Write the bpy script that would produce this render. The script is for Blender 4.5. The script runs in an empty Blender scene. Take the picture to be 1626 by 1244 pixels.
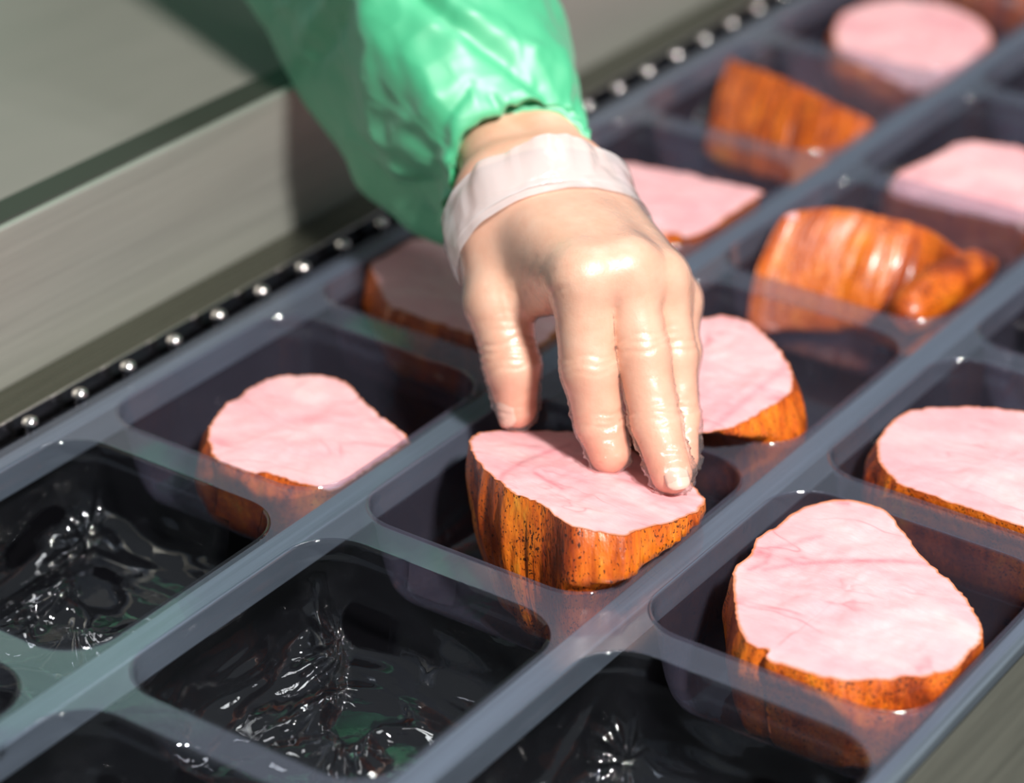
import bpy, bmesh, math, random
import numpy as np
from mathutils import Vector, Matrix

S = bpy.context.scene
COL = S.collection
# ------------------------------------------------------------------ camera, world, light, exposure
W, P = .13, .13798          # pitch across the lanes, pitch along them
HA, HB = .0576, .0604       # half width, half length of a pocket's rim
FPX = 4233.4
AZ, EL, RO = map(math.radians, (-34.0127, 28.6130, .9680))
CAM = np.array([.4924, -.7620, .5393])
FW = np.array([math.sin(AZ)*math.cos(EL), math.cos(AZ)*math.cos(EL), -math.sin(EL)])
_r0 = np.array([math.cos(AZ), -math.sin(AZ), 0.]); _u0 = np.cross(_r0, FW)
RT = math.cos(RO)*_r0 + math.sin(RO)*_u0
UP = -math.sin(RO)*_r0 + math.cos(RO)*_u0
cd = bpy.data.cameras.new('camera'); cam = bpy.data.objects.new('camera', cd); COL.objects.link(cam)
cam.matrix_world = Matrix(((RT[0], UP[0], -FW[0], CAM[0]), (RT[1], UP[1], -FW[1], CAM[1]), (RT[2], UP[2], -FW[2], CAM[2]), (0, 0, 0, 1)))
cd.sensor_width = 36; cd.lens = FPX*36/1626; cd.clip_start = .02; cd.clip_end = 50
cd.dof.use_dof = True; cd.dof.focus_distance = 1.01; cd.dof.aperture_fstop = 4.6
S.camera = cam

world = bpy.data.worlds.new('hall'); S.world = world; world.use_nodes = True
bg = world.node_tree.nodes['Background']; bg.inputs[0].default_value = (.80, .90, 1, 1); bg.inputs[1].default_value = .20

LDIR = Vector((.575, -.345, .745)).normalized()
def area(name, loc, target, size, power, color=(1, 1, 1), sy=None):
    d = bpy.data.lights.new(name, 'AREA'); d.energy = power; d.color = color
    d.size = size
    if sy: d.shape = 'RECTANGLE'; d.size_y = sy
    o = bpy.data.objects.new(name, d); COL.objects.link(o); o.location = loc
    o.rotation_euler = (Vector(target)-Vector(loc)).to_track_quat('-Z', 'Y').to_euler()
    return o
area('key_lamp', Vector((0, .1, 0))+LDIR*2.2, (0, .1, 0), .20, 84, (1, .97, .94))
area('tube_lamp', (.10, 1.12, 2.3), (.10, .3, 0), 1.3, 6, (.95, .98, 1), .13)
area('tube_lamp', (.10, .85, 2.3), (.10, .3, 0), 1.3, 6, (.95, .98, 1), .13)
S.view_settings.view_transform = 'Standard'; S.view_settings.look = 'None'
S.view_settings.exposure = 0; S.view_settings.gamma = 1; S.view_settings.use_curve_mapping = False
try: S.cycles.transparent_max_bounces = 32
except Exception: pass

# ------------------------------------------------------------------ helpers: measuring
def ray(u, v): return FW + RT*((u-813)/FPX) - UP*((v-622)/FPX)
def atplane(u, v, z0, sx=0., sy=0.):
    """point of the sight line of pixel (u,v) on the plane z = z0 + sx*x + sy*y"""
    d = ray(u, v); t = (z0+sx*CAM[0]+sy*CAM[1]-CAM[2])/(d[2]-sx*d[0]-sy*d[1])
    return CAM + t*d
D0 = 1.0493
def pd(u, v, dd): return CAM + ray(u, v)*(D0+dd/1000.)

# ------------------------------------------------------------------ helpers: noise
_rng = np.random.RandomState(5); _perm = _rng.permutation(256); _perm = np.concatenate([_perm]*3); _val = _rng.rand(256)*2-1
def vnoise(p):
    p = np.asarray(p, float); i = np.floor(p).astype(int); f = p-i; f = f*f*f*(f*(f*6-15)+10); i &= 255
    def h(a, b, c): return _val[_perm[_perm[_perm[(i[..., 0]+a) & 255]+((i[..., 1]+b) & 255)]+((i[..., 2]+c) & 255)]]
    x, y, z = f[..., 0], f[..., 1], f[..., 2]
    c00 = h(0,0,0)*(1-x)+h(1,0,0)*x; c10 = h(0,1,0)*(1-x)+h(1,1,0)*x
    c01 = h(0,0,1)*(1-x)+h(1,0,1)*x; c11 = h(0,1,1)*(1-x)+h(1,1,1)*x
    return (c00*(1-y)+c10*y)*(1-z)+(c01*(1-y)+c11*y)*z
def fbm(p, o=3):
    p = np.asarray(p, float); a = 1.; s = 0.
    for k in range(o): s = s+a*vnoise(p*(2.03**k)+17.3*k); a *= .5
    return s

# ------------------------------------------------------------------ helpers: objects
def link(name, me, parent=None, mat=None, smooth=True):
    o = bpy.data.objects.new(name, me); COL.objects.link(o)
    if parent:
        o.parent = parent
        if parent.name == 'person': o.matrix_parent_inverse = Matrix.Translation(-parent.location)
    if mat and not me.materials: me.materials.append(mat)
    if smooth: me.polygons.foreach_set('use_smooth', [True]*len(me.polygons))
    return o
def mesh(name, v, f):
    me = bpy.data.meshes.new(name); me.from_pydata([tuple(map(float, q)) for q in v], [], [tuple(map(int, q)) for q in f]); me.update(); return me
def empty(name, loc=(0, 0, 0)):
    o = bpy.data.objects.new(name, None); COL.objects.link(o); o.location = loc; o.empty_display_size = .02; return o
def tag(o, label=None, cat=None, group=None, kind=None):
    for k, x in (('label', label), ('category', cat), ('group', group), ('kind', kind)):
        if x: o[k] = x
    return o
def box(name, x0, x1, y0, y1, z0, z1, mat, parent=None, bev=.0008):
    bm = bmesh.new(); bmesh.ops.create_cube(bm, size=1)
    for q in bm.verts: q.co = Vector(((x0+x1)/2+q.co.x*(x1-x0), (y0+y1)/2+q.co.y*(y1-y0), (z0+z1)/2+q.co.z*(z1-z0)))
    if bev: bmesh.ops.bevel(bm, geom=bm.edges[:], offset=bev, segments=2, affect='EDGES', profile=.5)
    me = bpy.data.meshes.new(name); bm.to_mesh(me); bm.free()
    return link(name, me, parent, mat, smooth=False)
def grid_faces(n, m, close=True, off=0):
    """n rings of m points"""
    F = []
    for i in range(n-1):
        for j in range(m if close else m-1):
            k = (j+1) % m; F.append((off+i*m+j, off+i*m+k, off+(i+1)*m+k, off+(i+1)*m+j))
    return F
def attr_vec(me, name, a):
    t = me.attributes.new(name, 'FLOAT_VECTOR', 'POINT'); t.data.foreach_set('vector', np.asarray(a, np.float32).ravel())
def attr_f(me, name, a):
    t = me.attributes.new(name, 'FLOAT', 'POINT'); t.data.foreach_set('value', np.asarray(a, np.float32).ravel())

# ------------------------------------------------------------------ materials
def newmat(name):
    m = bpy.data.materials.new(name); m.use_nodes = True; nt = m.node_tree
    return m, nt, nt.nodes['Principled BSDF'], nt.nodes['Material Output']
def N(nt, t, **kw):
    n = nt.nodes.new(t)
    for k, x in kw.items():
        if k in n.bl_rna.properties.keys(): setattr(n, k, x)
        else: n.inputs[k].default_value = x
    return n
def ramp(nt, fac, stops, interp='LINEAR'):
    r = nt.nodes.new('ShaderNodeValToRGB'); r.color_ramp.interpolation = interp
    e = r.color_ramp.elements
    while len(e) < len(stops): e.new(.5)
    for q, (p, c) in zip(e, stops): q.position = p; q.color = (*c, 1) if len(c) == 3 else c
    nt.links.new(fac, r.inputs[0]); return r
def math_n(nt, op, a, b=None, clamp=False):
    n = nt.nodes.new('ShaderNodeMath'); n.operation = op; n.use_clamp = clamp
    for i, x in enumerate((a, b)):
        if x is None: continue
        if isinstance(x, (int, float)): n.inputs[i].default_value = x
        else: nt.links.new(x, n.inputs[i])
    return n.outputs[0]
def mixc(nt, fac, a, b, mode='MIX'):
    n = nt.nodes.new('ShaderNodeMix'); n.data_type = 'RGBA'; n.blend_type = mode
    for i, x in ((0, fac), (6, a), (7, b)):
        if isinstance(x, (int, float)): n.inputs[i].default_value = x
        elif isinstance(x, tuple): n.inputs[i].default_value = (*x, 1)
        else: nt.links.new(x, n.inputs[i])
    return n.outputs[2]
def noise(nt, vec, scale, detail=3, rough=.55, dist=0.):
    n = N(nt, 'ShaderNodeTexNoise'); n.inputs['Scale'].default_value = scale; n.inputs['Detail'].default_value = detail
    n.inputs['Roughness'].default_value = rough; n.inputs['Distortion'].default_value = dist
    if vec is not None: nt.links.new(vec, n.inputs['Vector'])
    return n.outputs['Fac']
def mapping(nt, vec, scale=(1, 1, 1), loc=(0, 0, 0)):
    m = N(nt, 'ShaderNodeMapping'); m.inputs['Scale'].default_value = scale; m.inputs['Location'].default_value = loc
    nt.links.new(vec, m.inputs['Vector']); return m.outputs[0]
def bump(nt, h, strength, dist, normal=None):
    b = N(nt, 'ShaderNodeBump'); b.inputs['Strength'].default_value = strength; b.inputs['Distance'].default_value = dist
    nt.links.new(h, b.inputs['Height'])
    if normal is not None: nt.links.new(normal, b.inputs['Normal'])
    return b.outputs[0]
def attribute(nt, name):
    a = N(nt, 'ShaderNodeAttribute'); a.attribute_name = name; return a

def film_mat(name, haze=.07, hazecol=(.47, .44, .64), tint=(.90, .91, .95), rough=.04, wav=.25, wavscale=60, spec=1.6):  # default haze is tinted violet to stand in for reflections of the hams
    m, nt, pb, out = newmat(name); nt.nodes.remove(pb)
    geo = N(nt, 'ShaderNodeNewGeometry')
    nz = noise(nt, geo.outputs['Position'], wavscale, 3, .5, .6)
    nrm = bump(nt, nz, wav, .002)
    tr = N(nt, 'ShaderNodeBsdfTransparent'); tr.inputs[0].default_value = (*tint, 1)
    df = N(nt, 'ShaderNodeBsdfDiffuse'); df.inputs[0].default_value = (*hazecol, 1)
    tl = N(nt, 'ShaderNodeBsdfTranslucent'); tl.inputs[0].default_value = (*hazecol, 1)
    hz = N(nt, 'ShaderNodeMixShader'); hz.inputs[0].default_value = .4
    nt.links.new(df.outputs[0], hz.inputs[1]); nt.links.new(tl.outputs[0], hz.inputs[2])
    a = N(nt, 'ShaderNodeMixShader'); a.inputs[0].default_value = haze
    nt.links.new(tr.outputs[0], a.inputs[1]); nt.links.new(hz.outputs[0], a.inputs[2])
    gl = N(nt, 'ShaderNodeBsdfGlossy'); gl.inputs['Roughness'].default_value = rough; nt.links.new(nrm, gl.inputs['Normal'])
    fr = N(nt, 'ShaderNodeFresnel'); fr.inputs[0].default_value = 1.5; nt.links.new(nrm, fr.inputs['Normal'])
    lw = N(nt, 'ShaderNodeLayerWeight'); lw.inputs[0].default_value = .5     # same from both sides of a thin film
    nt.links.new(nrm, lw.inputs['Normal'])
    sch = math_n(nt, 'POWER', lw.outputs['Facing'], 4.)
    sch = math_n(nt, 'MULTIPLY_ADD', sch, .9); sch.node.inputs[2].default_value = .045*spec
    b = N(nt, 'ShaderNodeMixShader'); nt.links.new(math_n(nt, 'MINIMUM', sch, 1.), b.inputs[0])
    nt.links.new(a.outputs[0], b.inputs[1]); nt.links.new(gl.outputs[0], b.inputs[2])
    nt.links.new(b.outputs[0], out.inputs[0]); return m
M_FILM = film_mat('clear_film_sheet', haze=.15, hazecol=(.44, .50, .66), wav=.10, wavscale=35, rough=.10)
M_POCKET = film_mat('clear_film_pocket', haze=.078, wav=.34, wavscale=55, spec=2.2)
M_CRUMPLE = film_mat('clear_film_creased', haze=.010, hazecol=(.4, .45, .5), wav=.10, wavscale=90, rough=.05, spec=1.9)

def steel(name, col, rough, metal=.9, streak=(400, 8, 40), amt=.25):
    m, nt, pb, out = newmat(name)
    geo = N(nt, 'ShaderNodeNewGeometry'); n = noise(nt, mapping(nt, geo.outputs['Position'], streak), 1, 3, .6)
    c = ramp(nt, n, [(.25, tuple(x*(1-amt) for x in col)), (.75, tuple(min(1, x*(1+amt)) for x in col))])
    nt.links.new(c.outputs[0], pb.inputs['Base Color']); pb.inputs['Metallic'].default_value = metal
    r = math_n(nt, 'MULTIPLY_ADD', n, .2); r.node.inputs[2].default_value = rough-.1; nt.links.new(r, pb.inputs['Roughness'])
    return m
M_RAIL = steel('rail_steel', (.155, .19, .225), .38, .5)
M_PLATE = steel('side_plate_steel', (.38, .38, .335), .45, .5, (30, 6, 300), .10)
M_BEAM = steel('painted_beam', (.20, .19, .165), .6, .0, (30, 6, 300), .05)
M_LEDGE = steel('ledge_steel', (.13, .13, .10), .28, .8, (300, 8, 40), .12)
M_TABLE = steel('table_steel', (.10, .10, .08), .45, .5, (300, 10, 40), .2)
M_DARK = newmat('dark_machine_bed')[0]; M_DARK.node_tree.nodes['Principled BSDF'].inputs['Base Color'].default_value = (.003, .003, .004, 1)
M_DARK.node_tree.nodes['Principled BSDF'].inputs['Specular IOR Level'].default_value = .08
M_DARK.node_tree.nodes['Principled BSDF'].inputs['Roughness'].default_value = .6
M_SEAL = newmat('dark_rubber_seal')[0]; M_SEAL.node_tree.nodes['Principled BSDF'].inputs['Base Color'].default_value = (.03, .028, .022, 1)
M_CHAIN = steel('dark_chain_steel', (.02, .024, .034), .35, .8)
M_PIN = steel('bright_pin_steel', (.75, .70, .68), .18, 1.)
M_FLOOR = newmat('painted_floor')[0]; M_FLOOR.node_tree.nodes['Principled BSDF'].inputs['Base Color'].default_value = (.20, .22, .25, 1)

M_WALL = newmat('pale_hall_wall')[0]; M_WALL.node_tree.nodes['Principled BSDF'].inputs['Base Color'].default_value = (.50, .56, .60, 1)

def rind_mat():
    m, nt, pb, out = newmat('smoked_rind')
    at = attribute(nt, 'rc'); v = at.outputs['Vector']
    st = noise(nt, mapping(nt, v, (150, 14, 1)), 1, 4, .6, .9)
    bl = noise(nt, mapping(nt, v, (40, 26, 1), (3, 7, 0)), 1, 4, .6, .5)
    fn = noise(nt, mapping(nt, v, (420, 170, 1), (5, 3, 0)), 1, 4, .65, .4)
    f = math_n(nt, 'ADD', math_n(nt, 'ADD', math_n(nt, 'MULTIPLY', st, .26), math_n(nt, 'MULTIPLY', bl, .62)), math_n(nt, 'MULTIPLY', fn, .22))
    c = ramp(nt, f, [(.36, (.06, .012, .003)), (.46, (.27, .036, .004)), (.55, (.55, .098, .005)), (.64, (.68, .165, .007)), (.74, (.74, .33, .03))])
    sp = noise(nt, mapping(nt, v, (1150, 900, 1)), 1, 1, .5, 0)
    cl = noise(nt, mapping(nt, v, (70, 60, 1), (9, 1, 0)), 1, 2)
    spk = ramp(nt, math_n(nt, 'ADD', sp, math_n(nt, 'MULTIPLY', cl, .30)), [(.765, (0, 0, 0)), (.80, (1, 1, 1))])
    col = mixc(nt, math_n(nt, 'MULTIPLY', spk.outputs[0], .9), c.outputs[0], (.02, .006, .003))
    nt.links.new(col, pb.inputs['Base Color'])
    pb.inputs['Roughness'].default_value = .38; pb.inputs['Coat Weight'].default_value = .25; pb.inputs['Coat Roughness'].default_value = .15
    n1 = bump(nt, st, .5, .0012); fine = noise(nt, mapping(nt, v, (420, 220, 1)), 1, 3)
    nt.links.new(bump(nt, fine, .6, .0010, n1), pb.inputs['Normal']); return m
M_RIND = rind_mat()
def cut_mat():
    m, nt, pb, out = newmat('cut_ham')
    at = attribute(nt, 'rc'); v = at.outputs['Vector']
    big = noise(nt, mapping(nt, v, (22, 40, 1)), 1, 3, .5, .6)
    c = ramp(nt, big, [(.28, (.80, .37, .40)), (.45, (.83, .43, .45)), (.6, (.86, .49, .50)), (.75, (.88, .55, .54))])
    fib = noise(nt, mapping(nt, v, (120, 420, 1)), 1, 4, .65, 1.5)
    col = mixc(nt, .5, c.outputs[0], ramp(nt, fib, [(.3, (.84, .78, .78)), (.6, (1, 1, 1))]).outputs[0], 'MULTIPLY')
    # seams between the muscles: thin darker wandering lines
    w = noise(nt, mapping(nt, v, (14, 34, 1), (2, 5, 0)), 1, 3, .5, .6)
    seam = math_n(nt, 'ABSOLUTE', math_n(nt, 'SUBTRACT', w, .5))
    sm = ramp(nt, seam, [(.0, (1, 1, 1)), (.012, (.35, .35, .35)), (.03, (0, 0, 0))])
    pt = noise(nt, mapping(nt, v, (40, 40, 1), (7, 2, 0)), 1, 2)
    col = mixc(nt, math_n(nt, 'MULTIPLY', math_n(nt, 'MULTIPLY', sm.outputs[0], ramp(nt, pt, [(.45, (0,)*3), (.62, (1,)*3)]).outputs[0]), .55), col, (.55, .14, .17))
    sa = attribute(nt, 'seam').outputs['Fac']; sn = noise(nt, mapping(nt, v, (260, 260, 1)), 1, 3)
    col = mixc(nt, math_n(nt, 'MULTIPLY', math_n(nt, 'MULTIPLY', sa, math_n(nt, 'ADD', sn, .3)), .75, True), col, (.52, .12, .16))
    e = attribute(nt, 'edge').outputs['Fac']
    en = math_n(nt, 'ADD', e, math_n(nt, 'MULTIPLY', math_n(nt, 'SUBTRACT', noise(nt, mapping(nt, v, (300, 300, 1)), 1, 3), .5), .035))
    er = ramp(nt, en, [(.968, (0,)*3), (.992, (1,)*3)])
    col = mixc(nt, math_n(nt, 'MULTIPLY', er.outputs[0], .85), col, (.60, .17, .03))
    nt.links.new(col, pb.inputs['Base Color'])
    pb.inputs['Roughness'].default_value = .48; pb.inputs['Subsurface Weight'].default_value = .12
    pb.inputs['Subsurface Radius'].default_value = (1, .4, .3); pb.inputs['Subsurface Scale'].default_value = .003
    hgt = math_n(nt, 'ADD', fib, math_n(nt, 'MULTIPLY', sm.outputs[0], -.5))
    nt.links.new(bump(nt, hgt, .2, .0006), pb.inputs['Normal']); return m
M_CUT = cut_mat()
def skin_mat():
    m, nt, pb, out = newmat('skin')
    geo = N(nt, 'ShaderNodeNewGeometry'); n = noise(nt, geo.outputs['Position'], 90, 4, .6)
    base = ramp(nt, n, [(.3, (.76, .41, .275)), (.7, (.84, .53, .385))])
    r = attribute(nt, 'red').outputs['Fac']
    col = mixc(nt, math_n(nt, 'MULTIPLY', r, .9), base.outputs[0], (.80, .29, .19))
    nt.links.new(col, pb.inputs['Base Color']); pb.inputs['Roughness'].default_value = .5
    pb.inputs['Subsurface Weight'].default_value = .15; pb.inputs['Subsurface Radius'].default_value = (1, .35, .2); pb.inputs['Subsurface Scale'].default_value = .004
    f = noise(nt, geo.outputs['Position'], 900, 3, .6)
    nt.links.new(bump(nt, f, .25, .0006), pb.inputs['Normal']); return m
M_SKIN = skin_mat()
M_NAIL = newmat('fingernail')[0]; _p = M_NAIL.node_tree.nodes['Principled BSDF']; _p.inputs['Base Color'].default_value = (.72, .47, .38, 1); _p.inputs['Roughness'].default_value = .3
M_GLOVE = film_mat('clear_vinyl_glove', haze=.07, hazecol=(.92, .90, .86), tint=(.97, .965, .95), rough=.36, wav=.2, wavscale=200, spec=1.2)
M_CUFF = film_mat('milky_vinyl_cuff', haze=.74, hazecol=(.88, .85, .86), tint=(.95, .95, .95), rough=.22, wav=.5, wavscale=110, spec=1.2)
def coat_mat():
    m, nt, pb, out = newmat('green_coat_fabric')
    geo = N(nt, 'ShaderNodeNewGeometry')
    pb.inputs['Base Color'].default_value = (.045, .46, .21, 1); pb.inputs['Roughness'].default_value = .6
    pb.inputs['Coat Weight'].default_value = 1.; pb.inputs['Coat Roughness'].default_value = .52; pb.inputs['Coat IOR'].default_value = 1.85
    pb.inputs['Sheen Weight'].default_value = .25; pb.inputs['Sheen Roughness'].default_value = .4; pb.inputs['Specular IOR Level'].default_value = .5
    a = noise(nt, geo.outputs['Position'], 55, 3, .5, .5); b = noise(nt, geo.outputs['Position'], 1500, 1)
    nt.links.new(bump(nt, b, .12, .0004, bump(nt, a, .10, .003)), pb.inputs['Normal']); return m
M_COAT = coat_mat()

# ------------------------------------------------------------------ setting: floor
f = box('floor', -3, 3, -2.5, 4.5, -.95, -.9, M_FLOOR, bev=0); tag(f, kind='structure', label='grey painted factory floor')
f = box('wall_back', -3, 3, 4.4, 4.5, -.9, 2.6, M_WALL, bev=0); tag(f, kind='structure', label='pale grey hall wall beyond the machine')
f = box('wall_left', -3, -2.9, -2.5, 4.4, -.9, 2.6, M_WALL, bev=0); tag(f, kind='structure', label='pale grey hall wall behind the worker')

# ------------------------------------------------------------------ the packaging machine under and beside the film
mach = tag(empty('packaging_machine', (0, .14, -.9)), 'stainless packaging machine frame with dark bed under the clear film', 'machine')
def mpart(*a, **k):
    o = box(*a, **k); o.parent = mach; o.matrix_parent_inverse = Matrix.Translation((0, -.14, .9)); return o
Y0, Y1 = -.42, .86
mpart('machine_bed', -.34, .34, Y0, Y1, -.12, -.07, M_DARK)
mpart('bed_stand', -.30, .30, Y0+.05, Y1-.05, -.9, -.12, M_TABLE)
for x in (-.065, .065): mpart('support_rail', x-.0058, x+.0058, Y0, Y1, -.0150, -.0016, M_RAIL)
mpart('support_rail', -.1975, -.1895, Y0, Y1, -.0150, -.0016, M_RAIL)
mpart('support_rail', .1888, .1962, Y0, Y1, -.0150, -.0016, M_RAIL)
mpart('chain_channel', -.2118, -.1985, Y0, Y1, -.07, -.0105, M_DARK)
mpart('channel_lip', -.2132, -.2118, Y0, Y1, -.07, .0016, M_PIN, bev=.0003)
mpart('ledge', -.2372, -.2130, Y0, Y1, -.07, -.0012, M_LEDGE)
mpart('side_plate', -.2412, -.2372, Y0, Y1, -.07, .070, M_PLATE)
mpart('rubber_seal', -.262, -.2412, Y0, Y1, .02, .069, M_SEAL, bev=.003)
mpart('frame_beam', -.44, -.262, Y0, Y1, -.07, .066, M_BEAM)
mpart('table_plate', .1975, .36, Y0, Y1, -.07, -.004, M_TABLE)

# ------------------------------------------------------------------ gripper chain along the left edge of the film
chain = tag(empty('gripper_chain', (-.205, .068, -.0105)), 'dark gripper chain with bright domed pins along the left edge of film', 'chain')
def link_mesh():
    bm = bmesh.new(); n = 10; pts = []
    for sgn in (1, -1):
        for k in range(n+1):
            a = math.pi*k/n - (0 if sgn > 0 else math.pi); r = .0042
            pts.append((r*math.cos(a), sgn*.0125+r*math.sin(a)))
    pts = [(x*(.72 if abs(y) < .009 else 1), y) for x, y in pts]
    b = [bm.verts.new((x, y, 0)) for x, y in pts]; t = [bm.verts.new((x, y, .004)) for x, y in pts]; m = len(pts)
    bm.faces.new(t); bm.faces.new(b[::-1])
    for i in range(m): bm.faces.new((b[i], b[(i+1) % m], t[(i+1) % m], t[i]))
    me = bpy.data.meshes.new('link'); bm.to_mesh(me); bm.free(); me.materials.append(M_CHAIN); return me
def lathe(name, prof, n, mat):
    V = []; 
    for r, z in prof:
        for k in range(n): a = 2*math.pi*k/n; V.append((r*math.cos(a), r*math.sin(a), z))
    F = grid_faces(len(prof), n); F.append(tuple(range(n))[::-1]); F.append(tuple((len(prof)-1)*n+k for k in range(n)))
    me = mesh(name, V, F); me.materials.append(mat); return me
lm_ = link_mesh(); pm_ = lathe('pin', [(.0026, 0), (.0026, .006), (.0036, .0062), (.0036, .0075), (.0029, .0090), (.0012, .0097)], 16, M_PIN)
for k in range(-8, 20):
    y = .030*k
    a = link('link', lm_, chain, smooth=False); a.location = (0, y+.015, (k % 2)*.0002)
    b = link('pin', pm_, chain); b.location = (0, y, .0041)

# ------------------------------------------------------------------ film web: sheet with holes, and one drawn pocket per hole
RC = .021
def rrect(hx, hy, r, n=18):
    pts = []
    for cx, cy, a0 in ((1, 1, 0), (-1, 1, 90), (-1, -1, 180), (1, -1, 270)):
        for k in range(n+1):
            a = math.radians(a0+90*k/n); pts.append((cx*(hx-r)+r*math.cos(a), cy*(hy-r)+r*math.sin(a)))
        x, y = pts[-1]     # straight run to the next corner
        nx, ny = {0: (-(hx-r), hy), 90: (-hx, -(hy-r)), 180: (hx-r, -hy), 270: (hx, hy-r)}[a0]
        for k in range(1, 10): pts.append((x+(nx-x)*k/10, y+(ny-y)*k/10))
    return np.array(pts)
DEPTH = .043
PROF = [(.0, -.0012), (.0007, -.0009), (.0011, -.0004), (.0009, .0000), (.0, .0003), (-.0012, .0005), (-.0030, .0008), (-.0055, .0011), (-.0070, .0018), (-.012, .0024), (-.020, .0037), (-.028, .0052), (-.034, .0068), (-.038, .0088), (-.041, .0120), (-.0426, .016), (-.043, .021)]
def inset(z):
    if z >= 0: return 0.
    return float(np.interp(-z, [-p[0] for p in PROF[4:]], [p[1] for p in PROF[4:]]))
film = tag(empty('film_web', (0, 0, 0)), 'clear plastic film web drawn into three lanes of rounded pockets', 'packaging film')
lanes = {-1: range(-2, 6), 0: range(-2, 6), 1: range(-2, 4)}
V = []; F = []
for ln, rows in lanes.items():
    for j in range(-2, 6):
        cx, cy = ln*W, j*P
        inn = rrect(HA+.0012, HB+.0012, RC+.001); m = len(inn)
        xl = W/2 if ln > -1 else .0695; xr = W/2 if ln < 1 else .0640
        out = []
        for x, y in inn:
            s = min((xr if x > 0 else xl)/max(abs(x), 1e-9), (P/2)/max(abs(y), 1e-9)); out.append((x*s, y*s))
        off = len(V)
        V += [(cx+x, cy+y, 0) for x, y in inn] + [(cx+x, cy+y, 0) for x, y in out]
        for k in range(m): F.append((off+k, off+m+k, off+m+(k+1) % m, off+(k+1) % m))
        # corners of the cell
        for sx, sy in ((1, 1), (-1, 1), (-1, -1), (1, -1)):
            xx = xr if sx > 0 else xl
            i0 = [k for k in range(m) if abs(abs(out[k][0])-xx) < 1e-9 and out[k][0]*sx > 0 and out[k][1]*sy > 0]
            i1 = [k for k in range(m) if abs(abs(out[k][1])-P/2) < 1e-9 and out[k][0]*sx > 0 and out[k][1]*sy > 0]
            ka = max(i0, key=lambda k: abs(out[k][1])); kb = max(i1, key=lambda k: abs(out[k][0]))
            if ka == kb: continue
            V.append((cx+sx*xx, cy+sy*P/2, 0)); q = len(V)-1
            F.append((off+m+ka, q, off+m+kb) if sx*sy > 0 else (off+m+kb, q, off+m+ka))
sheet = link('film_sheet', mesh('film_sheet', V, F), film, M_FILM, smooth=False)
def pocket_mesh(seed=None):
    rings = []
    prof = list(PROF)
    if seed is not None:
        zs = [p[0] for p in PROF]; ins = [p[1] for p in PROF]
        t = np.linspace(0, 1, 46); arc = np.cumsum([0]+[math.hypot(zs[i+1]-zs[i], ins[i+1]-ins[i]) for i in range(len(zs)-1)]); arc /= arc[-1]
        prof = [(float(np.interp(x, arc, zs)), float(np.interp(x, arc, ins))) for x in t]
    for z, i in prof:
        r = max(.008, RC-i*.6); q = rrect(HA-i, HB-i, r, 18 if seed is None else 34)
        rings.append(np.c_[q, np.full(len(q), z)])
    m = len(rings[0]); last = rings[-1]
    nb = 5 if seed is None else 34
    for k in range(1, nb): s = 1-k/nb; rings.append(np.c_[last[:, :2]*s, last[:, 2]])
    V = np.concatenate(rings); n = len(rings)
    if seed is not None:
        rg = np.random.RandomState(seed); z = V[:, 2].copy()
        w = np.clip((-z-.012)/.022, 0, 1); w = w*w*(3-2*w)
        inw = np.c_[-V[:, 0]*.6, -V[:, 1]*.6, np.full(len(V), .02)]; inw /= np.linalg.norm(inw, axis=1)[:, None]
        rid = 1-np.abs(fbm(V*34+seed*3.1, 2)); rid2 = 1-np.abs(fbm(V*np.array([120, 120, 60])+seed, 2))
        d = .0085*(rid**2.2-.45)+.0007*(rid2**3-.3)
        for cx, cy, cz, rad, nf, am in CREASES:     # star folds where the film bunched
            q = V-np.array([cx, cy, cz]); R = np.linalg.norm(q, axis=1); th = np.arctan2(q[:, 1]*.6+q[:, 2], q[:, 0])
            d += am*np.exp(-(R/rad)**2)*(np.abs(np.cos(th*nf/2+1.3*np.sin(th*2+cx*90)))**3-.35) + am*1.6*np.exp(-(R/(rad*.35))**2)
        V = V+inw*np.maximum(d*w, -.0010)[:, None]
    off = len(V); V = np.concatenate([V, [V[-m:].mean(0)]])
    F = [(a, d_, c, b) for a, b, c, d_ in grid_faces(n, m)] + [((n-1)*m+k, off, (n-1)*m+(k+1) % m) for k in range(m)]
    me = mesh('pocket', V, F); me.materials.append(M_POCKET if seed is None else M_CRUMPLE); return me
CREASES = [(-.040, .044, -.036, .024, 9, .004), (-.022, .012, -.038, .022, 7, .0045), (.004, -.012, -.040, .018, 8, .004), (-.048, .006, -.034, .016, 7, .003), (.032, .030, -.036, .02, 6, .003), (.020, -.040, -.034, .022, 8, .0035)]
pk = pocket_mesh()
for ln, rows in lanes.items():
    for j in range(-2, 6 if ln < 1 else 4):
        me = pk
        if (ln, j) in ((0, -1), (1, -1), (0, -2), (-1, -1), (-1, -2), (1, -2)): me = pocket_mesh(11+ln*3+j)
        o = link('pocket', me, film); o.location = (ln*W, j*P, 0)

def clamp_xy(p, ln, j, gap=.0012):
    """keep a point below the rim inside its pocket"""
    x, y, z = p[0]-ln*W, p[1]-j*P, p[2]
    if z > .012: return p
    i = inset(min(z, -.0001))+gap-2.2*max(z-.003, 0); r = max(.008, RC-i*.6); hx, hy = HA-i, HB-i
    qx, qy = abs(x)-(hx-r), abs(y)-(hy-r)
    ox, oy = max(qx, 0), max(qy, 0); L = math.hypot(ox, oy)
    if L > r: ox, oy = ox*r/L, oy*r/L
    nx = ox+hx-r if qx > 0 else abs(x); ny = oy+hy-r if qy > 0 else abs(y)
    return np.array([math.copysign(nx, x)+ln*W, math.copysign(ny, y)+j*P, z])

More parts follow.
